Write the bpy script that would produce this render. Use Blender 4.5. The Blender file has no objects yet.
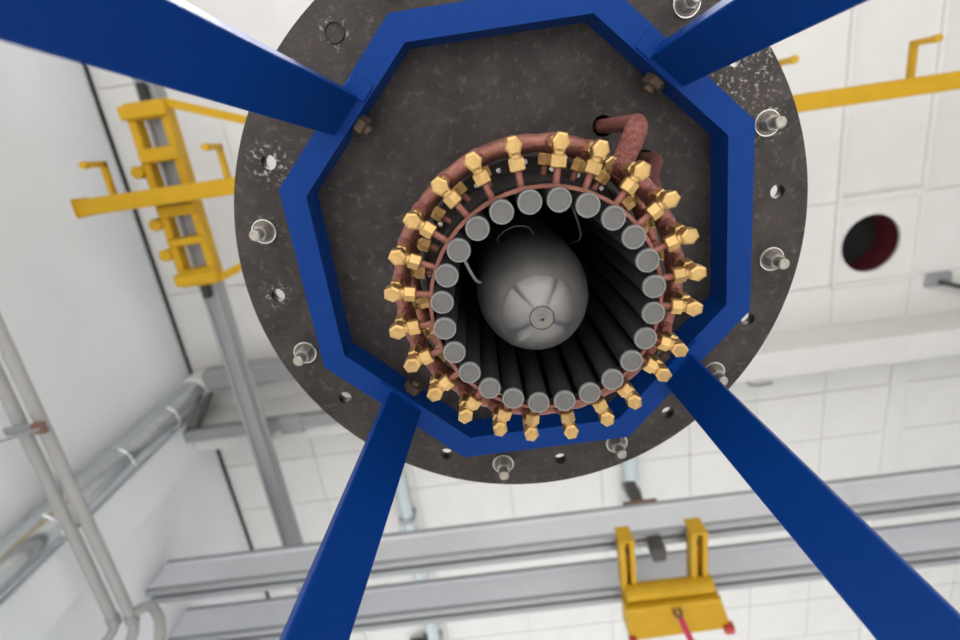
import bpy, bmesh, math, random
from mathutils import Matrix, Vector
random.seed(7)
sc = bpy.context.scene
C = sc.collection
ZC = 0.5                                   # height of the lens above the floor
# ------------------------------------------------------------------ camera
cam_data = bpy.data.cameras.new('camera')
cam = bpy.data.objects.new('camera', cam_data); C.objects.link(cam)
right = Vector((0.99996288, 0.0, -0.00861628))
down = Vector((-0.00278991, 0.94612710, -0.32378347))
fwd = Vector((0.00815210, 0.32379549, 0.94609197))
M = Matrix.Identity(4)
for i in range(3):
    M[i][0] = right[i]; M[i][1] = -down[i]; M[i][2] = -fwd[i]
M[2][3] = ZC
cam.matrix_world = M
cam_data.sensor_width = 36.0
cam_data.lens = 532.51 / 960 * 36.0
cam_data.clip_start = 0.02
cam_data.dof.use_dof = True
cam_data.dof.focus_distance = 0.74
cam_data.dof.aperture_fstop = 2.9
sc.camera = cam
# ------------------------------------------------------------------ world, exposure
w = bpy.data.worlds.new('hall_air'); sc.world = w; w.use_nodes = True
w.node_tree.nodes['Background'].inputs[0].default_value = (0.9, 0.95, 1.0, 1)
w.node_tree.nodes['Background'].inputs[1].default_value = 0.3
vs = sc.view_settings
vs.view_transform = 'Standard'; vs.look = 'None'; vs.gamma = 1.0
vs.use_curve_mapping = False
vs.exposure = -0.2
# ------------------------------------------------------------------ building axes: rotated against the camera
TH = math.radians(-7.9)
CT, ST = math.cos(TH), math.sin(TH)
H = 6.0 + ZC                               # ceiling underside
U0, U1, V0, V1 = -3.84, 9.5, -8.5, 10.0    # inner faces of the hall
def W(u, v, z=0.0):
    return Vector((u * CT - v * ST, u * ST + v * CT, z))
LIGHT_E = 310.0                            # every luminaire of the hall is the same lamp
LAMPS = [(u, v) for v in (-3.5, 8.9) for u in (-2.0, 1.8, 5.6)]
def lamp_light(u, v, e):
    nm = 'ceiling_luminaire_%s_offscreen' % ('back' if v < 0 else 'front')
    d = bpy.data.lights.new(nm, 'AREA'); d.shape = 'RECTANGLE'
    d.size = 2.4; d.size_y = 0.5; d.energy = e; d.spread = math.radians(120); d.color = (0.985, 0.99, 1.0)
    o = bpy.data.objects.new(nm, d); C.objects.link(o)
    o.location = W(u, v, H - 0.165); o.rotation_euler = (0, 0, TH)
    return o
for (u, v) in LAMPS:
    lamp_light(u, v, LIGHT_E)

# ================================================================== helpers
def mat(name, base, rough=0.5, metal=0.0, noise=None, bump=None, coat=0.0, spec=None):
    """noise: (scale, other colour, lo, hi); bump: (scale, strength)"""
    m = bpy.data.materials.new(name); m.use_nodes = True
    nt = m.node_tree; b = nt.nodes['Principled BSDF']
    b.inputs['Base Color'].default_value = (*base, 1)
    b.inputs['Roughness'].default_value = rough
    b.inputs['Metallic'].default_value = metal
    if spec is not None: b.inputs['Specular IOR Level'].default_value = spec
    b.inputs['Coat Weight'].default_value = coat
    tc = nt.nodes.new('ShaderNodeTexCoord')
    if noise:
        n = nt.nodes.new('ShaderNodeTexNoise'); n.inputs['Scale'].default_value = noise[0]
        n.inputs['Detail'].default_value = 8; n.inputs['Roughness'].default_value = 0.65
        nt.links.new(tc.outputs['Object'], n.inputs['Vector'])
        r = nt.nodes.new('ShaderNodeValToRGB')
        r.color_ramp.elements[0].position = noise[2]; r.color_ramp.elements[1].position = noise[3]
        r.color_ramp.elements[0].color = (*base, 1); r.color_ramp.elements[1].color = (*noise[1], 1)
        nt.links.new(n.outputs['Fac'], r.inputs['Fac'])
        nt.links.new(r.outputs['Color'], b.inputs['Base Color'])
    if bump:
        n2 = nt.nodes.new('ShaderNodeTexNoise'); n2.inputs['Scale'].default_value = bump[0]
        n2.inputs['Detail'].default_value = 5
        nt.links.new(tc.outputs['Object'], n2.inputs['Vector'])
        bp = nt.nodes.new('ShaderNodeBump'); bp.inputs['Strength'].default_value = bump[1]
        bp.inputs['Distance'].default_value = 0.01
        nt.links.new(n2.outputs['Fac'], bp.inputs['Height'])
        nt.links.new(bp.outputs['Normal'], b.inputs['Normal'])
    return m

class MB:
    def __init__(s): s.v = []; s.f = []
    def add(s, vs_, fs):
        o = len(s.v); s.v += [tuple(p) for p in vs_]; s.f += [tuple(o + i for i in f) for f in fs]
        return s
    def box(s, a, b):
        (x0, y0, z0), (x1, y1, z1) = [[min(p, q) for p, q in zip(a, b)], [max(p, q) for p, q in zip(a, b)]]
        return s.add([(x0, y0, z0), (x1, y0, z0), (x1, y1, z0), (x0, y1, z0), (x0, y0, z1), (x1, y0, z1), (x1, y1, z1), (x0, y1, z1)],
                     [(3, 2, 1, 0), (4, 5, 6, 7), (0, 1, 5, 4), (1, 2, 6, 5), (2, 3, 7, 6), (3, 0, 4, 7)])
    def hexa(s, lo, hi):
        """eight corners: two quads in the same winding"""
        return s.add(list(lo) + list(hi), [(3, 2, 1, 0), (4, 5, 6, 7), (0, 1, 5, 4), (1, 2, 6, 5), (2, 3, 7, 6), (3, 0, 4, 7)])
    def cbox(s, a, b, c):
        """box with chamfered edges"""
        bm = bmesh.new(); bmesh.ops.create_cube(bm, size=1)
        for v in bm.verts:
            v.co = Vector([(a[i] + b[i]) / 2 + v.co[i] * abs(b[i] - a[i]) for i in range(3)])
        bmesh.ops.bevel(bm, geom=bm.edges[:], offset=c, segments=1, affect='EDGES')
        bm.verts.index_update()
        s.add([v.co for v in bm.verts], [[v.index for v in f.verts] for f in bm.faces]); bm.free(); return s
    def bar(s, p0, p1, wdt, hgt, up=(0, 0, 1)):
        p0, p1 = Vector(p0), Vector(p1); d = (p1 - p0).normalized(); x = d.cross(Vector(up)).normalized(); y = x.cross(d)
        q = lambda p: [p + x * a * wdt / 2 + y * b * hgt / 2 for a, b in ((-1, -1), (1, -1), (1, 1), (-1, 1))]
        return s.hexa(q(p0), q(p1))
    def lathe(s, prof, seg=32, ang0=0.0, T=None, cap=True):
        """prof: (r, z) pairs along +z; T: Matrix 4x4"""
        vs_, fs = [], []
        n = len(prof)
        for r, z in prof:
            for k in range(seg):
                t = ang0 + 2 * math.pi * k / seg
                p = Vector((r * math.cos(t), r * math.sin(t), z)); vs_.append(T @ p if T else p)
        for i in range(n - 1):
            for k in range(seg):
                k2 = (k + 1) % seg
                fs.append((i * seg + k, i * seg + k2, (i + 1) * seg + k2, (i + 1) * seg + k))
        if cap:
            fs.append(tuple(range(seg))[::-1]); fs.append(tuple((n - 1) * seg + k for k in range(seg)))
        return s.add(vs_, fs)
    def cyl(s, p0, p1, r, seg=20, ang0=0.0, ch=0.0, r1=None):
        p0, p1 = Vector(p0), Vector(p1); L = (p1 - p0).length
        T = Matrix.Translation(p0) @ (p1 - p0).to_track_quat('Z', 'Y').to_matrix().to_4x4()
        r1 = r if r1 is None else r1
        prof = [(r, 0), (r1, L)] if ch <= 0 else [(r - ch, 0), (r, ch), (r1, L - ch), (r1 - ch, L)]
        return s.lathe(prof, seg, ang0, T)
    def tube(s, pts, r, seg=16, closed=False):
        pts = [Vector(p) for p in pts]; n = len(pts); vs_, fs = [], []
        prev = None
        for i, p in enumerate(pts):
            if closed: d = pts[(i + 1) % n] - pts[i - 1]
            else: d = pts[min(i + 1, n - 1)] - pts[max(i - 1, 0)]
            d.normalize()
            if prev is None:
                ref = Vector((0, 0, 1)) if abs(d.z) < 0.9 else Vector((1, 0, 0)); x = d.cross(ref).normalized()
            else: x = (prev - d * prev.dot(d)).normalized()
            prev = x; y = d.cross(x)
            rr = r[i] if isinstance(r, (list, tuple)) else r
            for k in range(seg):
                t = 2 * math.pi * k / seg; vs_.append(p + (x * math.cos(t) + y * math.sin(t)) * rr)
        m = n if closed else n - 1
        for i in range(m):
            j = (i + 1) % n
            for k in range(seg):
                k2 = (k + 1) % seg; fs.append((i * seg + k, i * seg + k2, j * seg + k2, j * seg + k))
        if not closed: fs.append(tuple(range(seg))[::-1]); fs.append(tuple((n - 1) * seg + k for k in range(seg)))
        return s.add(vs_, fs)
    def prism(s, poly, axis, a, b):
        """poly of 2-D points extruded along axis 'u' (x) -> poly is (y, z); 'v' (y) -> poly is (x, z); 'z' -> (x, y)"""
        mk = {'u': lambda p, t: (t, p[0], p[1]), 'v': lambda p, t: (p[0], t, p[1]), 'z': lambda p, t: (p[0], p[1], t)}[axis]
        n = len(poly)
        return s.add([mk(p, a) for p in poly] + [mk(p, b) for p in poly],
                     [tuple(range(n))[::-1], tuple(range(n, 2 * n))] + [(i, (i + 1) % n, n + (i + 1) % n, n + i) for i in range(n)])
    def mesh(s, name, m, smooth=None):
        me = bpy.data.meshes.new(name); me.from_pydata(s.v, [], s.f)
        bm = bmesh.new(); bm.from_mesh(me); bmesh.ops.recalc_face_normals(bm, faces=bm.faces[:]); bm.to_mesh(me); bm.free()
        me.materials.append(m)
        if smooth:
            me.shade_smooth(); me.set_sharp_from_angle(angle=math.radians(smooth))
        return me

def link(name, me, parent=None, loc=(0, 0, 0), rz=0.0):
    o = bpy.data.objects.new(name, me); C.objects.link(o)
    o.location = loc; o.rotation_euler = (0, 0, rz); o.parent = parent
    return o
def tag(o, label, cat, group=None):
    o['label'] = label; o['category'] = cat
    if group: o['group'] = group
    return o
def thing(name, label, cat, loc=(0, 0, 0), rz=0.0, group=None):
    return tag(link(name, None, None, loc, rz), label, cat, group)
def structure(o):
    o['kind'] = 'structure'; return o
def holed(name, outer, holes, z0, z1, m):
    """flat plate with real holes; outer and holes are point lists (x, y)"""
    cu = bpy.data.curves.new(name, 'CURVE'); cu.dimensions = '2D'; cu.fill_mode = 'BOTH'
    cu.extrude = (z1 - z0) / 2; cu.resolution_u = 1
    for pts in [outer] + holes:
        sp = cu.splines.new('POLY'); sp.points.add(len(pts) - 1); sp.use_cyclic_u = True
        for p, q in zip(sp.points, pts): p.co = (q[0], q[1], 0, 1)
    o = bpy.data.objects.new(name, cu); C.objects.link(o)
    dg = bpy.context.evaluated_depsgraph_get()
    me = bpy.data.meshes.new_from_object(o.evaluated_get(dg)); bpy.data.objects.remove(o)
    for v in me.vertices: v.co.z += (z0 + z1) / 2
    me.name = name; me.materials.clear(); me.materials.append(m)
    bm = bmesh.new(); bm.from_mesh(me); bmesh.ops.remove_doubles(bm, verts=bm.verts[:], dist=1e-5)
    bmesh.ops.recalc_face_normals(bm, faces=bm.faces[:]); bm.to_mesh(me); bm.free()
    return me
def circ(x, y, r, n=32):
    return [(x + r * math.cos(2 * math.pi * k / n), y + r * math.sin(2 * math.pi * k / n)) for k in range(n)]
def rect(x0, y0, x1, y1): return [(x0, y0), (x1, y0), (x1, y1), (x0, y1)]

# ================================================================== materials
m_white = mat('white_panel', (0.83, 0.815, 0.79), 0.55, noise=(3, (0.79, 0.77, 0.74), 0.4, 0.75))
m_wall = mat('white_wall_paint', (0.90, 0.92, 0.95), 0.6, noise=(1.5, (0.87, 0.885, 0.91), 0.4, 0.75))
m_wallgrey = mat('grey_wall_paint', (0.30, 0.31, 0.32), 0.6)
m_joint = mat('panel_joint', (0.70, 0.68, 0.65), 0.8)
m_floor = mat('epoxy_floor', (0.74, 0.73, 0.71), 0.4, noise=(2, (0.70, 0.69, 0.67), 0.4, 0.7))
m_black = mat('black_rubber', (0.03, 0.03, 0.03), 0.7)
m_blue = mat('blue_enamel', (0.0008, 0.040, 0.235), 0.42, noise=(40, (0.001, 0.045, 0.25), 0.35, 0.8), bump=(60, 0.04), spec=0.16)
m_yellow = mat('yellow_paint', (0.62, 0.36, 0.012), 0.5, noise=(6, (0.55, 0.31, 0.010), 0.4, 0.8), spec=0.3)
m_galv = mat('galvanised_sheet', (0.62, 0.65, 0.67), 0.22, 0.9, noise=(12, (0.50, 0.53, 0.55), 0.4, 0.7), bump=(9, 0.12))
m_alu = mat('aluminium_rail', (0.84, 0.85, 0.89), 0.28, 0.25, noise=(2, (0.78, 0.79, 0.83), 0.4, 0.7))
m_grey = mat('grey_steel', (0.36, 0.37, 0.38), 0.45, 0.3)
m_dark = mat('dark_steel', (0.08, 0.075, 0.07), 0.6, 0.2)
m_brown = mat('rusty_steel', (0.22, 0.12, 0.08), 0.7)
m_redduct = mat('dark_red_lining', (0.10, 0.012, 0.018), 0.6)
m_pink = mat('pink_webbing', (0.75, 0.07, 0.16), 0.8)
m_red = mat('red_cap', (0.5, 0.05, 0.03), 0.6)
m_paleblue = mat('pale_blue_pipe', (0.62, 0.70, 0.72), 0.4)
m_brass = mat('brass', (0.76, 0.50, 0.20), 0.32, 0.75, noise=(120, (0.62, 0.38, 0.13), 0.35, 0.75))
m_copper = mat('copper_tube', (0.40, 0.165, 0.125), 0.42, 0.55, noise=(45, (0.25, 0.09, 0.065), 0.35, 0.7), bump=(70, 0.25))
m_copper2 = mat('brazed_copper', (0.42, 0.16, 0.13), 0.6, 0.3, noise=(140, (0.24, 0.075, 0.06), 0.35, 0.65), bump=(220, 0.5))
m_rod = mat('graphite_rod', (0.022, 0.022, 0.023), 0.55, 0.0, noise=(30, (0.032, 0.032, 0.032), 0.4, 0.7))
m_rim = mat('rod_end_rim_lit', (0.29, 0.295, 0.29), 0.55)  # lighter tone paints in the light caught by the raised edge
m_cap = mat('grey_rod_end', (0.180, 0.170, 0.155), 0.6, 0.0, noise=(160, (0.15, 0.15, 0.143), 0.4, 0.7))
m_steel = mat('machined_steel', (0.28, 0.265, 0.25), 0.42, 0.7, noise=(60, (0.215, 0.203, 0.192), 0.35, 0.75))
m_nose = mat('turned_steel', (0.27, 0.258, 0.245), 0.30, 0.85, noise=(60, (0.23, 0.22, 0.21), 0.35, 0.75))
_b = m_nose.node_tree.nodes['Principled BSDF']; _b.inputs['Anisotropic'].default_value = 0.85; _b.inputs['Anisotropic Rotation'].default_value = 0.25
_t = m_nose.node_tree.nodes.new('ShaderNodeTangent'); _t.direction_type = 'RADIAL'; _t.axis = 'Z'
m_nose.node_tree.links.new(_t.outputs['Tangent'], _b.inputs['Tangent'])
m_zinc = mat('zinc_bolt', (0.50, 0.47, 0.41), 0.36, 0.7, noise=(160, (0.32, 0.28, 0.22), 0.4, 0.75))
m_washer = mat('zinc_washer', (0.80, 0.79, 0.75), 0.25, 0.85)
m_washer2 = mat('dull_washer', (0.22, 0.20, 0.17), 0.4, 0.7)
m_oldbolt = mat('brown_bolt', (0.13, 0.085, 0.055), 0.5, 0.4, noise=(120, (0.07, 0.05, 0.035), 0.4, 0.7))
m_inside = mat('black_insulation', (0.012, 0.012, 0.012), 0.9)
m_wire = mat('grey_wire', (0.10, 0.11, 0.08), 0.5)
m_pale = mat('ceramic_sheath', (0.45, 0.44, 0.42), 0.5)
m_cable = mat('grey_hose', (0.42, 0.41, 0.40), 0.5)
def plate_material():
    m = mat('mill_scale_steel', (0.058, 0.045, 0.039), 0.5, 0.25, noise=(11, (0.023, 0.019, 0.017), 0.36, 0.64), bump=(160, 0.15))
    nt = m.node_tree; b = nt.nodes['Principled BSDF']
    col = b.inputs['Base Color'].links[0].from_socket
    tc = [n for n in nt.nodes if n.type == 'TEX_COORD'][0]
    def masked(scale, lo, hi, colour, col_in, stretch=None, region=None):
        mp = nt.nodes.new('ShaderNodeMapping'); nt.links.new(tc.outputs['Object'], mp.inputs['Vector'])
        if stretch: mp.inputs['Scale'].default_value = stretch; mp.inputs['Rotation'].default_value = (0, 0, 0.6)
        n = nt.nodes.new('ShaderNodeTexNoise'); n.inputs['Scale'].default_value = scale; n.inputs['Detail'].default_value = 10
        n.inputs['Roughness'].default_value = 0.7
        nt.links.new(mp.outputs['Vector'], n.inputs['Vector'])
        r = nt.nodes.new('ShaderNodeMapRange'); r.inputs['From Min'].default_value = lo; r.inputs['From Max'].default_value = hi
        nt.links.new(n.outputs['Fac'], r.inputs['Value']); fac = r.outputs['Result']
        if region:
            best = None
            for (x, y, rad) in region:
                d = nt.nodes.new('ShaderNodeVectorMath'); d.operation = 'DISTANCE'
                nt.links.new(tc.outputs['Object'], d.inputs[0]); d.inputs[1].default_value = (x, y, 0)
                r2 = nt.nodes.new('ShaderNodeMapRange'); r2.inputs['From Min'].default_value = rad; r2.inputs['From Max'].default_value = rad * 0.5
                nt.links.new(d.outputs['Value'], r2.inputs['Value'])
                if best is None: best = r2.outputs['Result']
                else:
                    mx = nt.nodes.new('ShaderNodeMath'); mx.operation = 'MAXIMUM'
                    nt.links.new(best, mx.inputs[0]); nt.links.new(r2.outputs['Result'], mx.inputs[1]); best = mx.outputs[0]
            mu = nt.nodes.new('ShaderNodeMath'); mu.operation = 'MULTIPLY'
            nt.links.new(fac, mu.inputs[0]); nt.links.new(best, mu.inputs[1]); fac = mu.outputs[0]
        mix = nt.nodes.new('ShaderNodeMixRGB'); mix.inputs['Color2'].default_value = (*colour, 1)
        nt.links.new(fac, mix.inputs['Fac']); nt.links.new(col_in, mix.inputs['Color1'])
        return mix.outputs['Color']
    col = masked(55, 0.54, 0.78, (0.15, 0.125, 0.11), col)                       # fine pale mottling
    col = masked(14, 0.66, 0.72, (0.16, 0.15, 0.14), col, stretch=(1, 7, 1))     # long scratches
    W_ = [(0.449 * math.cos(math.radians(15 * k + 3.2)), 0.449 * math.sin(math.radians(15 * k + 3.2)), rr)
          for k, rr in ((13, 0.045), (-3, 0.10), (15, 0.03), (11, 0.03), (-2, 0.04), (12, 0.032))]
    col = masked(110, 0.54, 0.62, (0.42, 0.38, 0.32), col, region=W_)             # paint torn away round some of the holes
    nt.links.new(col, b.inputs['Base Color'])
    return m
m_plate = plate_material()

# ================================================================== the hall
RZ = TH
def room(name, mb, m, parent=None, smooth=None):
    return link(name, mb.mesh(name, m, smooth), parent, (0, 0, 0), 0 if parent else RZ)
floor = structure(room('floor', MB().box((U0 - 0.2, V0 - 0.2, -0.12), (U1 + 0.2, V1 + 0.2, 0)), m_floor))
wall_l = structure(room('wall_left', MB().box((U0 - 0.2, V0 - 0.2, 0), (U0, V1 + 0.2, H)), m_wall))
structure(room('wall_right', MB().box((U1, V0 - 0.2, 0), (U1 + 0.2, V1 + 0.2, H)), m_wallgrey))
structure(room('wall_back', MB().box((U0, V0 - 0.2, 0), (U1, V0, H)), m_wallgrey))
structure(room('wall_front', MB().box((U0, V1, 0), (U1, V1 + 0.2, H)), m_wallgrey))
# ceiling: slab with separate panels under it; the bay with the round opening is left free
UJ = [U0, -2.62, -1.40, -0.16, 1.06, 2.23, 3.08, 3.93, 4.82, 6.0, 7.2, 8.4, U1]
VJ = [V0, -6.9, -5.4, -4.0, -3.0, -2.0, -1.0, 0.1, 1.23, 2.20, 2.90, 3.60, 4.28, 4.95, 5.62, 6.30, 7.0, 7.7, 8.6, V1]
slab = holed('ceiling', rect(U0 - 0.2, V0 - 0.2, U1 + 0.2, V1 + 0.2), [circ(4.31, 1.75, 0.34, 40)], H + 0.020, H + 0.15, m_joint)
ceiling = structure(link('ceiling', slab, None, (0, 0, 0), RZ))
pm = {}
for i in range(len(UJ) - 1):
    for j in range(len(VJ) - 1):
        if UJ[i] == 3.93 and VJ[j] == 1.23: continue
        du, dv = round(UJ[i + 1] - UJ[i], 3), round(VJ[j + 1] - VJ[j], 3)
        if (du, dv) not in pm:
            pm[(du, dv)] = MB().cbox((0.003, 0.004, 0), (du - 0.003, dv - 0.004, 0.035), 0.006).mesh('ceiling_panel', m_white)
        link('panel', pm[(du, dv)], ceiling, (UJ[i], VJ[j], H))
# a black cable runs along the foot of the ceiling on the left wall
structure(room('trim_1', MB().cbox((U0, V0, H - 0.035), (U0 + 0.035, V1, H), 0.008), m_black))
structure(room('trim_2', MB().cbox((U0, 2.70, H - 0.54), (U1, 3.02, H), 0.01), m_white))          # downstand beam
structure(room('trim_3', MB().cbox((U0, 2.62, 0), (U0 + 0.10, 3.10, H - 0.54), 0.01), m_wall))     # pilaster under it
# slim ribs along the opening bay
for k, (ua, va, ub, vb) in enumerate(((3.885, -3.0, 3.935, 2.20), (4.80, -3.0, 4.86, 2.20), (3.93, 1.18, 4.82, 1.26), (4.72, 3.02, 4.92, 8.5), (3.885, 2.18, 4.86, 2.23))):
    structure(room('trim_%d' % (4 + k), MB().cbox((ua, va, H - 0.05), (ub, vb, H + 0.002), 0.008), m_white))

# round opening
op = thing('round_ceiling_opening', 'round dark red lined opening in a square white ceiling panel', 'vent', W(4.31, 1.75, H), RZ)
link('frame_plate', holed('frame_plate', rect(-0.376, -0.50, 0.49, 0.43), [circ(0, 0, 0.335, 48)], -0.012, 0.036, m_white), op)
link('collar', MB().lathe([(0.335, -0.02), (0.355, -0.02), (0.355, 0.02), (0.335, 0.02)], 48, cap=False).mesh('collar', m_white, 30), op)
link('duct_lining', MB().lathe([(0.336, 0.0), (0.336, 0.42)], 48, cap=False).mesh('duct_lining', m_redduct, 30), op)
link('dark_back_disc', MB().lathe([(0.336, 0.40), (0.336, 0.43)], 48).mesh('dark_back_disc', m_inside), op)  # black disc added to stand in for the shade deep inside the duct

# luminaires of the hall
for k, (u, v) in enumerate(LAMPS):
    lm = thing('ceiling_luminaire', 'long white ceiling luminaire over the hall floor', 'lamp', W(u, v, H), RZ, 'hall luminaires')
    link('housing', MB().cbox((-1.25, -0.3, -0.16), (1.25, 0.3, 0), 0.02).mesh('housing', m_white), lm)

# ventilation duct climbing the left wall
du = thing('ventilation_duct', 'shiny galvanised round duct climbing the white wall beside the pilaster', 'duct', W(-3.68, 2.36, 0), RZ)
ducts = MB().cyl((0, 0, 0.0), (0, 0, H - 0.30), 0.15, 36)
link('pipe', ducts.mesh('pipe', m_galv, 30), du)
for z in (1.2, 2.1, 3.0, 3.9, 4.8, 5.6):
    link('joint_collar', MB().lathe([(0.151, -0.05), (0.160, -0.04), (0.160, 0.04), (0.151, 0.05)], 36, cap=False).mesh('joint_collar', m_galv, 30), du, (0, 0, z))
link('ceiling_collar', MB().lathe([(0.15, -0.32), (0.18, -0.30), (0.18, -0.02), (0.15, 0.0)], 36, T=Matrix.Translation((0, 0, H))).mesh('ceiling_collar', m_white, 30), du)
for z in (2.55, 4.35):
    link('wall_bracket', MB().box((-0.16, -0.18, z - 0.02), (-0.10, 0.18, z + 0.02)).mesh('wall_bracket', m_grey), du)

# branch duct and support channel under the ceiling
bd = tag(room('branch_duct', MB().cbox((-3.53, 2.12, H - 0.34), (-2.0, 2.36, H - 0.12), 0.03), m_grey), 'grey rectangular duct running from the round duct under the ceiling', 'duct')
ch = thing('support_channel', 'grey steel channel fixed to the beam beside the round duct', 'channel', W(0, 0, 0), RZ)
prof = [(2.68, H - 0.66), (2.82, H - 0.66), (2.82, H - 0.54), (2.80, H - 0.54), (2.80, H - 0.64), (2.70, H - 0.64), (2.70, H - 0.54), (2.68, H - 0.54)]
link('channel', MB().prism(prof, 'u', -3.74, -0.5).mesh('channel', m_grey), ch)
link('end_clamp', MB().cbox((-2.62, 2.64, H - 0.69), (-2.36, 2.86, H - 0.64), 0.01).mesh('end_clamp', m_grey), ch)
link('brace', MB().bar((-3.45, 2.36, H - 0.36), (-3.62, 2.70, H - 0.60), 0.05, 0.05).mesh('brace', m_dark), ch)

# --------------------------------------------------------------- overhead crane
def rail_profile(vc, zb, hgt, wdt):
    w2 = wdt / 2
    return [(vc - w2, zb), (vc - w2 * 0.55, zb), (vc - w2 * 0.55, zb + 0.03), (vc + w2 * 0.55, zb + 0.03), (vc + w2 * 0.55, zb), (vc + w2, zb),
            (vc + w2, zb + hgt * 0.16), (vc + w2 * 0.8, zb + hgt * 0.20), (vc + w2 * 0.8, zb + hgt * 0.80), (vc + w2, zb + hgt * 0.86), (vc + w2, zb + hgt),
            (vc - w2, zb + hgt), (vc - w2, zb + hgt * 0.86), (vc - w2 * 0.8, zb + hgt * 0.80), (vc - w2 * 0.8, zb + hgt * 0.20), (vc - w2, zb + hgt * 0.16)]
Z = lambda h: h + ZC
cr = thing('crane_rail', 'slim grey crane rail running along the left wall under the ceiling', 'rail', (0, 0, 0), RZ)
link('profile', MB().prism(rail_profile(-2.735, Z(4.95), 0.20, 0.15), 'v', -4.0, 7.0).mesh('profile', m_grey), cr)
link('hanger_block', MB().cbox((-2.80, 2.69, Z(5.145)), (-2.67, 2.81, Z(5.345)), 0.008).mesh('hanger_block', m_grey), cr)      # hangs from the support channel
for v in (-3.8, 6.9):
    link('hanger_rod', MB().cyl((-2.735, v, Z(5.14)), (-2.735, v, H + 0.002), 0.02, 12).mesh('hanger_rod', m_grey, 40), cr)
for k, (vc, lab) in enumerate(((3.79, 'long aluminium crane rail crossing the hall, next to the round duct wall end'), (4.44, 'long aluminium crane rail behind its twin, carrying the yellow hoist body'))):
    rl = thing('aluminium_rail', lab, 'rail', (0, 0, 0), RZ, 'twin aluminium rails')
    link('web', MB().prism(rail_profile(vc, Z(4.13), 0.37, 0.15), 'u', U0 + 0.06, U1 + 0.02).mesh('web', m_alu), rl)
    link('lower_flange', MB().cbox((U0 + 0.06, vc - 0.085, Z(4.08)), (U1 - 0.05, vc - 0.02, Z(4.13)), 0.006).cbox((U0 + 0.06, vc + 0.02, Z(4.08)), (U1 - 0.05, vc + 0.085, Z(4.13)), 0.006).mesh('lower_flange', m_grey), rl)  # darker grey than the web paints in the shadow under the rail
    link('upper_flange', MB().cbox((U0 + 0.06, vc - 0.085, Z(4.46)), (U1 - 0.05, vc + 0.085, Z(4.50)), 0.006).mesh('upper_flange', m_grey), rl)
# end carriage (yellow) hanging on the slim rail
bg = thing('end_carriage', 'yellow crane end carriage clamped round the slim grey rail', 'crane carriage', W(-2.715, 0.10, Z(4.72)), RZ)
for x in (-0.155, 0.135):
    link('side_plate', MB().cbox((x - 0.035, -0.70, 0.12), (x + 0.035, 0.78, 0.26), 0.006).mesh('side_plate', m_yellow), bg)
for y, hw in ((-0.70, 0.07), (-0.34, 0.06), (0.14, 0.05), (0.42, 0.035), (0.76, 0.08)):
    link('cross_member', MB().cbox((-0.18, y - hw, 0.09), (0.165, y + hw, 0.232), 0.012).mesh('cross_member', m_yellow), bg)
for y in (-0.70, 0.76):
    link('end_block', MB().cbox((-0.21, y - 0.05, 0.06), (0.19, y + 0.06, 0.13), 0.01).mesh('end_block', m_yellow), bg)
for y in (-0.22, 0.24, 0.52):
    link('guide_roller', MB().cyl((-0.23, y, 0.08), (-0.23, y, 0.22), 0.055, 20, ch=0.008).mesh('guide_roller', m_yellow, 40), bg)
for y, e in ((-0.74, -0.42), (0.80, 0.50)):
    link('diagonal_brace', MB().bar((0.17, y, 0.14), (1.05, e, 0.10), 0.07, 0.05).mesh('diagonal_brace', m_yellow), bg)
link('buffer', MB().cyl((-0.02, 0.84, 0.2), (-0.02, 0.98, 0.2), 0.04, 16).mesh('buffer', m_black, 40), bg)
link('buffer', MB().cyl((-0.02, -0.78, 0.2), (-0.02, -0.92, 0.2), 0.04, 16).mesh('buffer', m_black, 40), bg)
# bridge beam with its hooked arms
br = thing('bridge_beam', 'long yellow crane bridge beam with hooked arms crossing the hall', 'crane beam', W(0, 0.10, Z(4.60)), RZ)
link('beam', MB().cbox((-3.43, -0.07, 0.0), (8.6, 0.07, 0.245), 0.008).mesh('beam', m_yellow), br)
link('end_plate', MB().box((-3.445, -0.08, -0.01), (-3.43, 0.08, 0.2)).mesh('end_plate', m_yellow), br)
armm = MB().bar((0, -0.05, 0.12), (0, -0.34, 0.12), 0.045, 0.045).bar((0, -0.325, 0.14), (0, -0.325, -0.10), 0.045, 0.045, up=(0, 1, 0)).mesh('hook_arm', m_yellow)
tipm = MB().cyl((0, -0.325, -0.13), (0, -0.325, -0.08), 0.03, 14).mesh('arm_tip', m_yellow, 40)
for u in (-3.15, -2.14, 2.50, 3.58):
    a_ = link('hook_arm', armm, br, (u, 0, 0)); link('arm_tip', tipm, a_)
# hanger post between the twin rails
hp = thing('rail_hanger', 'dark steel hanger clamped over the aluminium rail above the yellow trolley', 'hanger', W(1.17, 3.79, Z(4.0)), RZ)
link('post', MB().cbox((-0.06, -0.05, 0.53), (0.06, 0.05, 0.92), 0.008).mesh('post', m_dark), hp)
link('clamp_plate', MB().cbox((-0.17, -0.10, 0.50), (0.17, 0.10, 0.535), 0.006).mesh('clamp_plate', m_brown), hp)
link('side_strap', MB().cbox((-0.05, 0.084, -0.06), (0.05, 0.10, 0.52), 0.004).mesh('side_strap', m_dark), hp)
link('lower_block', MB().cbox((-0.06, -0.04, -0.10), (0.06, 0.10, 0.082), 0.006).mesh('lower_block', m_dark), hp)
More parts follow.
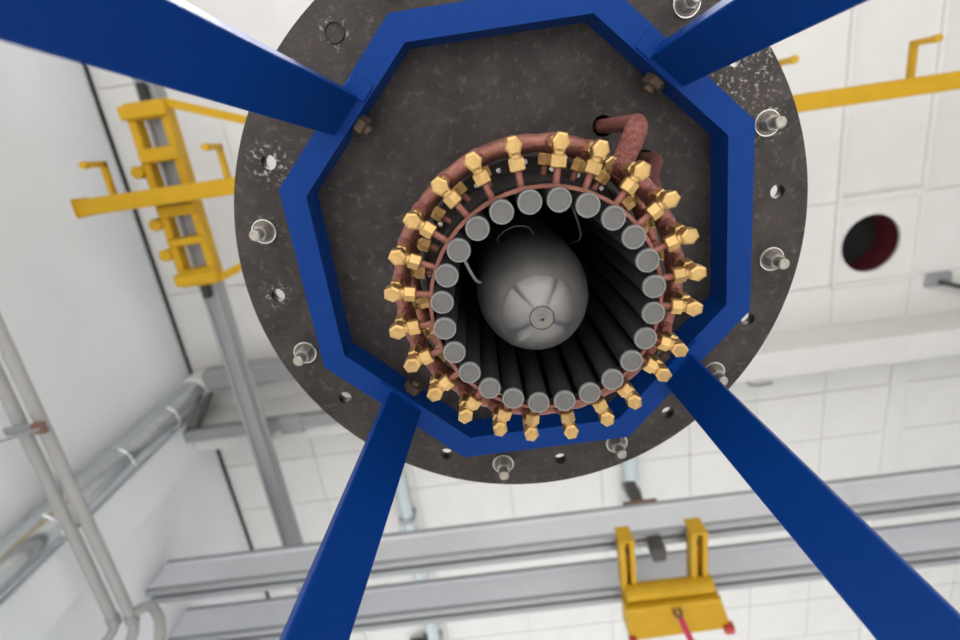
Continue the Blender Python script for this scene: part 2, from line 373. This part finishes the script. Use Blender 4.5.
# yellow hoist trolley
tr = thing('hoist_trolley', 'yellow hoist trolley with two channel arms under the twin rails', 'hoist', W(0, 0, Z(3.86)), RZ)
def channel_arm(x0, x1, y0, y1):
    mb = MB(); t = 0.045
    mb.box((x0, y0, 0.0), (x0 + t, y1, 0.14)).box((x1 - t, y0, 0.0), (x1, y1, 0.14)).box((x0, y0, 0.10), (x1, y1, 0.14)).box((x0, y0 - 0.02, 0.0), (x1, y0, 0.2))
    return mb
for x0, x1 in ((0.80, 0.935), (1.445, 1.59)):
    link('channel_arm', channel_arm(x0, x1, 3.60, 4.16).mesh('channel_arm', m_yellow), tr)
    link('wheel', MB().cyl((x0 + 0.05, 3.77, 0.155), (x1 - 0.05, 3.77, 0.155), 0.067, 20).mesh('wheel', m_dark, 40), tr)
    link('end_pin', MB().cyl(((x0 + x1) / 2, 4.12, 0.02), ((x0 + x1) / 2, 4.12, -0.03), 0.03, 14).mesh('end_pin', m_red, 40), tr)
link('cross_tube', MB().cyl((0.82, 4.17, 0.0), (1.62, 4.17, 0.0), 0.085, 24).mesh('cross_tube', m_yellow, 40), tr)
link('hoist_body', MB().hexa([(0.80, 4.24, -0.12), (1.66, 4.24, -0.10), (1.72, 4.50, -0.20), (0.80, 4.50, -0.22)], [(0.80, 4.24, 0.08), (1.66, 4.24, 0.08), (1.72, 4.56, 0.08), (0.80, 4.56, 0.08)]).mesh('hoist_body', m_yellow), tr)
link('hanger_lug', MB().cbox((1.05, 4.41, 0.06), (1.40, 4.47, 0.224), 0.006).mesh('hanger_lug', m_yellow), tr)
link('body_lip', MB().bar((0.79, 4.25, -0.11), (1.66, 4.25, -0.10), 0.05, 0.05).mesh('body_lip', m_yellow), tr)
link('corner_cap', MB().cbox((1.65, 4.46, -0.24), (1.74, 4.54, -0.15), 0.01).mesh('corner_cap', m_red), tr)
link('corner_cap', MB().cbox((0.79, 4.46, -0.26), (0.85, 4.54, -0.17), 0.01).mesh('corner_cap', m_red), tr)
link('hook_eye', MB().tube([(1.25 + 0.03 * math.cos(t), 4.29, -0.16 + 0.05 * math.sin(t)) for t in [2 * math.pi * k / 16 for k in range(16)]], 0.015, 10, True).mesh('hook_eye', m_brown, 60), tr)
sl = tag(room('lifting_sling', MB().hexa([(1.225, 4.285, Z(3.66)), (1.275, 4.285, Z(3.66)), (1.275, 4.295, Z(3.66)), (1.225, 4.295, Z(3.66))], [(1.30, 4.40, Z(2.4)), (1.38, 4.40, Z(2.4)), (1.38, 4.412, Z(2.4)), (1.30, 4.412, Z(2.4))]), m_pink), 'pink webbing sling hanging from the yellow hoist trolley', 'sling')

# pale pipes under the ceiling
for k, (u, lab) in enumerate(((1.42, 'pale blue pipe under the ceiling above the yellow hoist trolley'), (-1.56, 'pale blue pipe under the ceiling between the slim rail and the round plate'))):
    pp = thing('ceiling_pipe', lab, 'pipe', W(u, 0, Z(5.85)), RZ, 'pale ceiling pipes')
    link('pipe', MB().cyl((0, 0.5, 0), (0, 9.6, 0), 0.085, 24).mesh('pipe', m_paleblue, 40), pp)
    for v in (2.4, 4.6, 6.8):
        link('pipe_clip', MB().box((-0.10, v - 0.03, -0.1), (0.10, v + 0.03, 0.15)).mesh('pipe_clip', m_grey), pp)

# twin grey poles by the left wall
for k, (u, lab) in enumerate(((-3.25, 'grey pole running along the left wall, the one further from the wall'), (-3.40, 'grey pole running along the left wall, the one close to the wall'))):
    po = thing('wall_pole', lab, 'pole', W(u, 0, Z(3.30)), RZ)
    link('pole', MB().cyl((0, -3.0, 0), (0, 3.25, 0), 0.042, 18).mesh('pole', m_cable, 40), po)
    link('wall_bracket', MB().box((U0 - u - 0.002, -2.44, -0.06 - 0.02 * k), (0.05, -2.36, -0.04 - 0.02 * k)).mesh('wall_bracket', m_grey), po)
    link('end_cap', MB().cyl((0, 3.20, 0), (0, 3.28, 0), 0.05, 18).mesh('end_cap', m_grey, 40), po)
cl = thing('pole_clamp', 'small steel clamp with a cable tie across the twin grey poles', 'clamp', W(-3.30, 1.45, Z(3.262)), RZ)
link('strap', MB().cbox((-0.17, -0.03, -0.035), (0.13, 0.03, -0.005), 0.005).mesh('strap', m_grey), cl)
link('buckle', MB().cbox((0.04, -0.04, -0.05), (0.13, 0.04, -0.01), 0.005).mesh('buckle', m_brown), cl)
tag(room('wall_cable', MB().tube([(-3.2, 1.45, Z(3.22)), (-3.35, 1.47, Z(3.20)), (-3.55, 1.5, Z(3.16)), (-3.83, 1.52, Z(3.10))], 0.012, 8), m_grey, None, 60), 'thin grey cable from the pole clamp to the left wall', 'cable')
# hose bundle at the end of the poles
for k, (pts, r, lab) in enumerate((
        ([(-3.25, 3.27, 3.30), (-3.26, 3.36, 3.27), (-3.33, 3.47, 3.22), (-3.46, 3.58, 3.20), (-3.64, 3.70, 3.24), (-3.80, 3.80, 3.28)], 0.04, 'grey hose looping under the ends of the twin poles'),
        ([(-3.21, 3.20, 3.33), (-3.08, 3.16, 3.32), (-2.96, 3.20, 3.22), (-2.94, 3.32, 3.12), (-2.98, 3.50, 3.04), (-3.20, 3.86, 3.00), (-3.80, 3.98, 3.02)], 0.04, 'grey hose bending down past the rail end'),
        ([(-3.40, 3.27, 3.30), (-3.42, 3.33, 3.24), (-3.50, 3.38, 3.16), (-3.62, 3.40, 3.12), (-3.80, 3.44, 3.14)], 0.035, 'grey hose bent back behind the pole close to the wall'))):
    sm = []
    P = [Vector((p[0], p[1], Z(p[2]))) for p in pts]
    for i in range(len(P) - 1):
        p0, p1, p2, p3 = P[max(i - 1, 0)], P[i], P[i + 1], P[min(i + 2, len(P) - 1)]
        for j in range(6):
            t = j / 6; sm.append(0.5 * ((2 * p1) + (p2 - p0) * t + (2 * p0 - 5 * p1 + 4 * p2 - p3) * t * t + (3 * p1 - p0 - 3 * p2 + p3) * t ** 3))
    sm.append(P[-1])
    tag(room('grey_hose', MB().tube(sm, r, 12), m_cable, None, 60), lab, 'hose')
# black hook bracket on the wall
hk = thing('wall_hook', 'black hooked bracket on the left wall below the round duct', 'bracket', W(U0, 2.74, Z(3.05)), RZ)
link('arm', MB().tube([(0.02, 0.10, -0.34), (0.05, 0.06, -0.18), (0.06, 0.02, -0.04), (0.05, -0.04, 0.03), (0.0, -0.09, 0.05)], 0.022, 10).mesh('arm', m_black, 60), hk)
link('prong', MB().tube([(0.05, 0.06, -0.16), (0.02, -0.02, -0.20), (0.0, -0.05, -0.24)], 0.018, 10).mesh('prong', m_dark, 60), hk)
# little ceiling fixings on the right
for k, (u, v, lab) in enumerate(((3.06, 3.35, 'thin bent wire hook under the ceiling beside the beam'), (3.05, 4.15, 'thin bent wire hook under the ceiling beside the leg of the blue stand'))):
    tag(room('wire_hook', MB().tube([(u - 0.14, v - 0.10, H), (u - 0.10, v - 0.02, H - 0.06), (u, v, H - 0.07), (u + 0.18, v, H - 0.05)], 0.014, 8), m_grey, None, 60), lab, 'hook')
sa = thing('swivel_arm', 'dark grey swivel arm under the ceiling beside the round opening', 'bracket', W(5.10, 2.30, H), RZ)
link('plate', MB().cbox((-0.12, -0.09, -0.06), (0.16, 0.06, 0), 0.01).mesh('plate', m_grey), sa)
link('arm', MB().bar((0, 0, -0.08), (0.75, 0.28, -0.10), 0.05, 0.05).mesh('arm', m_dark), sa)
tb = thing('ceiling_bracket', 'dark T shaped bracket behind the twin rails', 'bracket', W(-1.72, 6.85, H), RZ)
link('crossbar', MB().cbox((-0.22, -0.05, -0.12), (0.22, 0.05, -0.06), 0.01).mesh('crossbar', m_dark), tb)
link('stem', MB().cbox((-0.03, -0.05, -0.10), (0.03, 0.55, -0.04), 0.008).mesh('stem', m_grey), tb)
link('anchor', MB().box((-0.03, -0.03, -0.06), (0.03, 0.03, 0)).mesh('anchor', m_dark), tb)

# ================================================================== the machine
CX, CY = 0.08027, 0.17946
PHI = math.radians(3.2)                    # bolt pattern and rods
OPH = math.radians(-7.9)                   # octagon
hp_, ho = 0.933, 0.868                     # plate underside, octagon underside (above the lens)
AX = lambda h: (CX, CY, ZC + h)
def pol(r, deg, z=0.0): return (r * math.cos(math.radians(deg)), r * math.sin(math.radians(deg)), z)

# ---- steel plate
pl = thing('flange_plate', 'round dark steel flange plate with bolts and open holes', 'plate', AX(hp_))
P1, P2 = pol(0.2371, -56.5), pol(0.2526, -35.7)
holes = [circ(0, 0, 0.150, 64), circ(P1[0], P1[1], 0.0175, 28), circ(P2[0], P2[1], 0.0135, 28)]
for k in range(24):
    if k % 2 and k != 15:
        x, y, _ = pol(0.449, 15 * k + 3.2); holes.append(circ(x, y, 0.0125, 24))
link('plate', holed('plate', circ(0, 0, 0.5, 160), holes, 0.0, 0.025, m_plate), pl)
washer = MB().lathe([(0.0135, -0.0035), (0.0195, -0.0035), (0.0205, -0.0025), (0.0205, 0.0), (0.0135, 0.0)], 32, cap=False).mesh('washer', m_washer2, 40)
ring_ = MB().lathe([(0.0195, -0.0045), (0.0212, -0.0045), (0.0216, -0.002), (0.0216, 0.0), (0.0195, 0.0)], 32, cap=False).mesh('washer_rim', m_washer, 40)
nut = MB().lathe([(0.0130, -0.0240), (0.0150, -0.0215), (0.0150, -0.003)], 6).mesh('nut', m_zinc)
stud = MB().lathe([(0.0075, -0.046), (0.0095, -0.044), (0.0095, 0.0)], 20)
stud = stud.mesh('stud', m_zinc, 40)
for k in range(0, 24, 2):
    x, y, _ = pol(0.449, 15 * k + 3.2)
    b_ = link('bolt', stud, pl, (x, y, 0), random.random())
    link('washer', washer, b_); link('washer_rim', ring_, b_); link('nut', nut, b_)
x, y, _ = pol(0.449, 15 * 15 + 3.2)
pg = link('blanking_plug', MB().lathe([(0.0125, -0.001), (0.0135, -0.004), (0.0155, -0.004), (0.0165, 0.0)], 32, cap=False).lathe([(0.0, -0.0015), (0.013, -0.0015)], 32, cap=False).mesh('blanking_plug', m_plate, 40), pl, (x, y, 0))
# collar carrying the rods, closed chamber above the plate
link('collar', MB().lathe([(0.152, 0.02), (0.160, 0.02), (0.160, -0.158), (0.155, -0.163), (0.1352, -0.163), (0.1352, 0.02)], 72, cap=False).mesh('collar', m_plate, 40), pl)
cn = MB().lathe([(0.0032, -0.006), (0.0042, -0.005), (0.0042, 0.0)], 6).mesh('collar_nut', m_washer)
for k in range(24):
    link('collar_nut', cn, pl, pol(0.140 + 0.004 * (k % 3), 15 * k + 10.7, -0.163))
link('insulation_sleeve', MB().lathe([(0.1326, 0.604 - hp_), (0.1350, 0.604 - hp_), (0.1350, 0.40), (0.1326, 0.40)], 72, cap=False).mesh('insulation_sleeve', m_inside, 40), pl)
link('chamber_shell', MB().lathe([(0.40, 0.025), (0.40, 0.72), (0.0, 0.72)], 64, cap=False).mesh('chamber_shell', m_inside, 40), pl)

# ---- blue stand
st = thing('machine_stand', 'blue painted octagonal steel frame on four splayed legs', 'stand', (CX, CY, 0), OPH)
Ro, Ri = 0.4048, 0.3611
zo, zt = ZC + ho, ZC + hp_
for k in range(8):
    a0, a1 = math.radians(45 * k - 22.5), math.radians(45 * k + 22.5)
    c = lambda r, a, z: (r * math.cos(a), r * math.sin(a), z)
    mb = MB().hexa([c(Ri, a0, zo), c(Ro, a0, zo), c(Ro, a1, zo), c(Ri, a1, zo)], [c(Ri, a0, zt), c(Ro, a0, zt), c(Ro, a1, zt), c(Ri, a1, zt)])
    link('frame_side', mb.mesh('frame_side', m_blue), st)
LW, LT = 0.069, 0.026
hexbolt = MB().cyl((0, 0, 0), (-0.016, 0, 0), 0.0175, 6, ch=0.002).cyl((-0.014, 0, 0), (-0.024, 0, 0), 0.009, 16).mesh('hex_bolt', m_oldbolt)
for ang, tilt, r0, side in ((45, 0.080, 0.352, -1), (135, 0.165, 0.342, 1), (225, 0.172, 0.346, 1), (315, 0.150, 0.341, -1)):
    rz = math.radians(ang)
    def q(z, rin):
        return [(rin, -LW / 2, z), (rin + LT, -LW / 2, z), (rin + LT, LW / 2, z), (rin, LW / 2, z)]
    mb = MB().hexa(q(0.0, r0 + tilt * (zo - 0.0)), q(zo + 0.001, r0))
    lg = link('leg', mb.mesh('leg', m_blue), st, (0, 0, 0), rz)
    bv = lg.modifiers.new('edge', 'BEVEL'); bv.width = 0.003; bv.segments = 2
    link('foot_plate', MB().cbox((r0 + tilt * zo - 0.05, -0.08, 0), (r0 + tilt * zo + LT + 0.05, 0.08, 0.012), 0.002).mesh('foot_plate', m_blue), lg)
    link('gusset_pad', MB().cbox((0.336, side * LW / 2 - side * 0.002, zo - 0.004), (0.372, side * (LW / 2 + 0.026), zo + 0.001), 0.0015).mesh('gusset_pad', m_blue), st, (0, 0, 0), rz)
    hb = link('hex_bolt', hexbolt, st, (0.3340 * math.cos(rz), 0.3340 * math.sin(rz), ZC + 0.897), rz)

# ---- copper manifolds
def arc_pts(r, a0, a1, z, n):
    return [Vector(pol(r, a0 + (a1 - a0) * i / (n - 1), z)) for i in range(n)]
def fillet(pts, r, n=8):
    pts = [Vector(p) for p in pts]; out = [pts[0]]
    for i in range(1, len(pts) - 1):
        p = pts[i]; d0 = (pts[i - 1] - p); d1 = (pts[i + 1] - p)
        rr = min(r, d0.length * 0.49, d1.length * 0.49)
        s, e = p + d0.normalized() * rr, p + d1.normalized() * rr
        for k in range(n + 1):
            t = k / n; out.append(s * (1 - t) ** 2 + p * 2 * t * (1 - t) + e * t * t)
    return out + [pts[-1]]
RT = 0.0112
zL, zU = 0.660 - hp_, 0.752 - hp_
mu = thing('copper_manifold', 'upper copper ring pipe fed by a thick rough elbow from the plate', 'copper pipe', AX(hp_))
link('ring_pipe', MB().tube(arc_pts(0.173, 0, 358, zU, 140), RT, 18, True).mesh('ring_pipe', m_copper, 60), mu)
fp = fillet([pol(0.2371, -56.5, 0.06), pol(0.2371, -56.5, 0.728 - hp_), pol(0.170, -49.8, 0.737 - hp_)], 0.022)
link('feed_pipe', MB().tube(fp, [0.0115] * 2 + [0.0125, 0.0135, 0.0142] + [0.0148] * (len(fp) - 5), 22).mesh('feed_pipe', m_copper2, 60), mu)
ml = thing('copper_manifold', 'lower copper ring pipe carrying the outer brass elbow fittings', 'copper pipe', AX(hp_))
lp = arc_pts(0.174, -58.5, 291, zL, 150)
link('ring_pipe', MB().tube(lp, [RT * (1 + 0.10 * math.sin(i * 1.3) * math.sin(i * 0.37)) for i in range(150)], 18).mesh('ring_pipe', m_copper, 60), ml)
fp = fillet([pol(0.2526, -35.7, 0.06), pol(0.2526, -35.7, 0.866 - hp_), pol(0.222, -35.2, 0.815 - hp_), pol(0.174, -34.0, 0.662 - hp_)], 0.02)
link('feed_pipe', MB().tube(fp, 0.0098, 18).mesh('feed_pipe', m_copper, 60), ml)
# lumps of braze where each stem leaves the ring
braze = MB().lathe([(0.0065, -0.020), (0.0085, -0.014), (0.0115, -0.006), (0.0125, 0.0)], 14).mesh('braze_joint', m_copper2, 60)
for k in range(24):
    for root, zz, rr in ((ml, zL, 0.174), (mu, zU, 0.173)):
        link('braze_joint', braze, root, pol(rr, 15 * k + 3.2, zz), random.random() * 6)
# band round the rods
tag(link('copper_band', MB().lathe([(0.1292, -0.004), (0.1332, -0.004), (0.1332, 0.004), (0.1292, 0.004)], 96, cap=False).mesh('copper_band', m_copper, 40), None, AX(0.583)), 'thin copper band clasping the circle of black rods', 'band')

# ---- black rods with grey ends
RR, RH = 0.1183, 0.564
rodm = MB().lathe([(0.0122, 0.003), (0.0126, 0.004), (0.0126, 1.088)], 28).mesh('rod_shaft', m_rod, 40)
capm = MB().lathe([(0.0, 0.0008), (0.0102, 0.0008), (0.0108, 0.0), (0.0120, 0.0), (0.0127, 0.0010), (0.0127, 0.005), (0.0, 0.005)], 28, cap=False).mesh('end_cap', m_cap, 40)
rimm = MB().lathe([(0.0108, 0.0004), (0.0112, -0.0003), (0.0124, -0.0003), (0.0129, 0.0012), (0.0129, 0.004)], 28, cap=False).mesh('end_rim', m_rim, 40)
pipm = MB().lathe([(0.0022, -0.0008), (0.0030, 0.0008)], 12).mesh('centre_pip', m_cap, 40)
for k in range(24):
    x, y, _ = pol(RR, 15 * k + 3.2)
    lab = 'black graphite rod with a flat pale grey end in the inner circle'
    if k == 5: lab = 'black graphite rod whose grey end has a raised centre pip'
    ro = thing('heating_rod', lab, 'rod', (CX + 0.0008 + x, CY + y, ZC + RH), math.radians(15 * k + 3.2), 'circle of black rods')
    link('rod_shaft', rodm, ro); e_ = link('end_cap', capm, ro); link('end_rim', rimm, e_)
    if k == 5: link('centre_pip', pipm, e_)

# ---- brass elbow fittings
def hexnut_z(r, z0, z1, ch=0.0016):
    return [(r - ch * 1.6, z0), (r, z0 + ch), (r, z1 - ch), (r - ch * 1.6, z1)]
elbow = MB().lathe(hexnut_z(0.0095, -0.0095, 0.011), 6, math.radians(30))                       # body, hex face down
elbow.v = [(x * 1.14, y, z) for x, y, z in elbow.v]
elbow_m = elbow.mesh('elbow_nut', m_brass)
stem_m = MB().lathe([(0.0062, 0.010), (0.0062, 0.018), (0.0088, 0.019), (0.0094, 0.021), (0.0094, 0.036), (0.0088, 0.038), (0.0060, 0.038), (0.0060, 0.055)], 6).mesh('stem_nut', m_brass)
neck_m = MB().cyl((-0.006, 0, 0), (-0.014, 0, 0), 0.0064, 16).mesh('neck', m_brass, 40)
tubenut_m = MB().cyl((-0.0125, 0, 0), (-0.0268, 0, 0), 0.0094, 6, math.radians(30), ch=0.0014).mesh('tube_nut', m_brass)
short_tail_m = MB().tube([(-0.025, 0, 0), (-0.0390, 0, 0)], 0.0040, 12).mesh('copper_tail', m_copper, 60)   # ends on the sleeve
tail_m = MB().tube([(-0.025, 0, 0), (-0.036, 0, 0), (-0.0475, 0, -0.001)], 0.0040, 12).mesh('copper_tail', m_copper, 60)
def fitting(R, h, deg, lab, grp, rnd, tail):
    x, y, _ = pol(R, deg)
    f_ = thing('brass_fitting', lab, 'fitting', (CX + x, CY + y, ZC + h), math.radians(deg), grp)
    e_ = link('elbow_nut', elbow_m, f_, (0, 0, 0), rnd); link('stem_nut', stem_m, f_); link('neck', neck_m, f_)
    link('tube_nut', tubenut_m, f_); link('copper_tail', tail, f_)
    return f_
BEND = (0, 2.3, -0.9, 0.1, -1.9, -1.3, 0, -1.8, -1.2, -0.3, -0.1, -0.2, -0.1, -1.0, -1.4, -0.6, -1.2, -1.4, 0.1, -0.6, 0.8, 0.8, 1.5, 0.8)   # each fitting sits a little off its division
for k in range(24):
    d = 15 * k + 3.2 + BEND[k]
    fitting(0.1758, 0.597 + random.uniform(-0.002, 0.002), d, 'polished brass elbow fitting on the lower copper ring pipe', 'lower brass fittings', random.uniform(-0.12, 0.12), tail_m)
for k in range(24):
    d = 15 * k + 3.2 + (random.uniform(-1.2, 1.2) if k not in (20, 21) else (-1.6, 1.6)[k - 20])
    fitting(0.1735, 0.700 + random.uniform(-0.003, 0.003), d, 'half hidden brass fitting on the upper copper ring pipe', 'upper brass fittings', random.uniform(-0.3, 0.3), short_tail_m)

# ---- pointed steel vessel inside the rods
nx, ny, nh = CX - 0.0085, CY + 0.005, 0.545
ve = thing('steel_vessel', 'grey machined steel vessel with a domed nose inside the circle of rods', 'vessel', (nx, ny, ZC + nh))
dome = [(0.0134, 0.010), (0.0137, 0.0005), (0.0220, 0.0045), (0.0300, 0.0100), (0.0370, 0.0165), (0.0420, 0.0226)]
dome2 = [(0.0422, 0.0232), (0.0490, 0.0325), (0.0550, 0.044), (0.0605, 0.058), (0.0650, 0.075), (0.0685, 0.095), (0.0706, 0.118), (0.0712, 0.160), (0.0712, 1.107)]
link('nose_cone', MB().lathe(dome, 64, cap=False).mesh('nose_cone', m_nose, 30), ve)
link('shell', MB().lathe(dome2, 64, cap=False).mesh('shell', m_steel, 50), ve)
tp = link('tip_plug', holed('tip_plug', circ(0, 0, 0.0125, 40), [circ(0.0008, 0.0024, 0.0021, 20)], -0.0002, 0.010, m_steel), ve)
link('thread_collar', MB().lathe([(0.0030, 0.0), (0.0030, -0.0010), (0.0042, -0.0010), (0.0046, 0.0)], 24, cap=False).mesh('thread_collar', m_steel, 40), tp)
link('groove_floor', MB().lathe([(0.0, 0.0098), (0.0136, 0.0098)], 40, cap=False).mesh('groove_floor', m_steel), tp)
# probes and wires between vessel and rods
def wire(name, lab, cat, pts, r, m):
    P = [Vector((CX, CY, ZC)) + Vector(p) for p in pts]
    return tag(link(name, MB().tube(fillet(P, 0.03), r, 10).mesh(name, m, 60)), lab, cat)
wire('ceramic_probe', 'short pale probe tapering between the rods and the vessel', 'probe', [pol(0.1051, -152.8, 0.60), pol(0.093, -160, 0.612), pol(0.0812, -169.0, 0.625), pol(0.0715, -172.0, 0.635)], 0.0019, m_pale)
wire('sensor_wire', 'thin dark wire arching over the top of the vessel', 'wire', [pol(0.0715, -134, 0.665), pol(0.0811, -131.5, 0.66), pol(0.0857, -120.1, 0.65), pol(0.0832, -108.2, 0.65), pol(0.0760, -99.4, 0.655), pol(0.064, -97, 0.66)], 0.0010, m_wire)
wire('sensor_wire', 'thin dark wire hanging beside the vessel, between it and the rods', 'wire', [pol(0.1111, -75.9, 0.60), pol(0.0953, -66, 0.62), pol(0.0800, -51.6, 0.645), pol(0.0610, -48, 0.70)], 0.0012, m_wire)
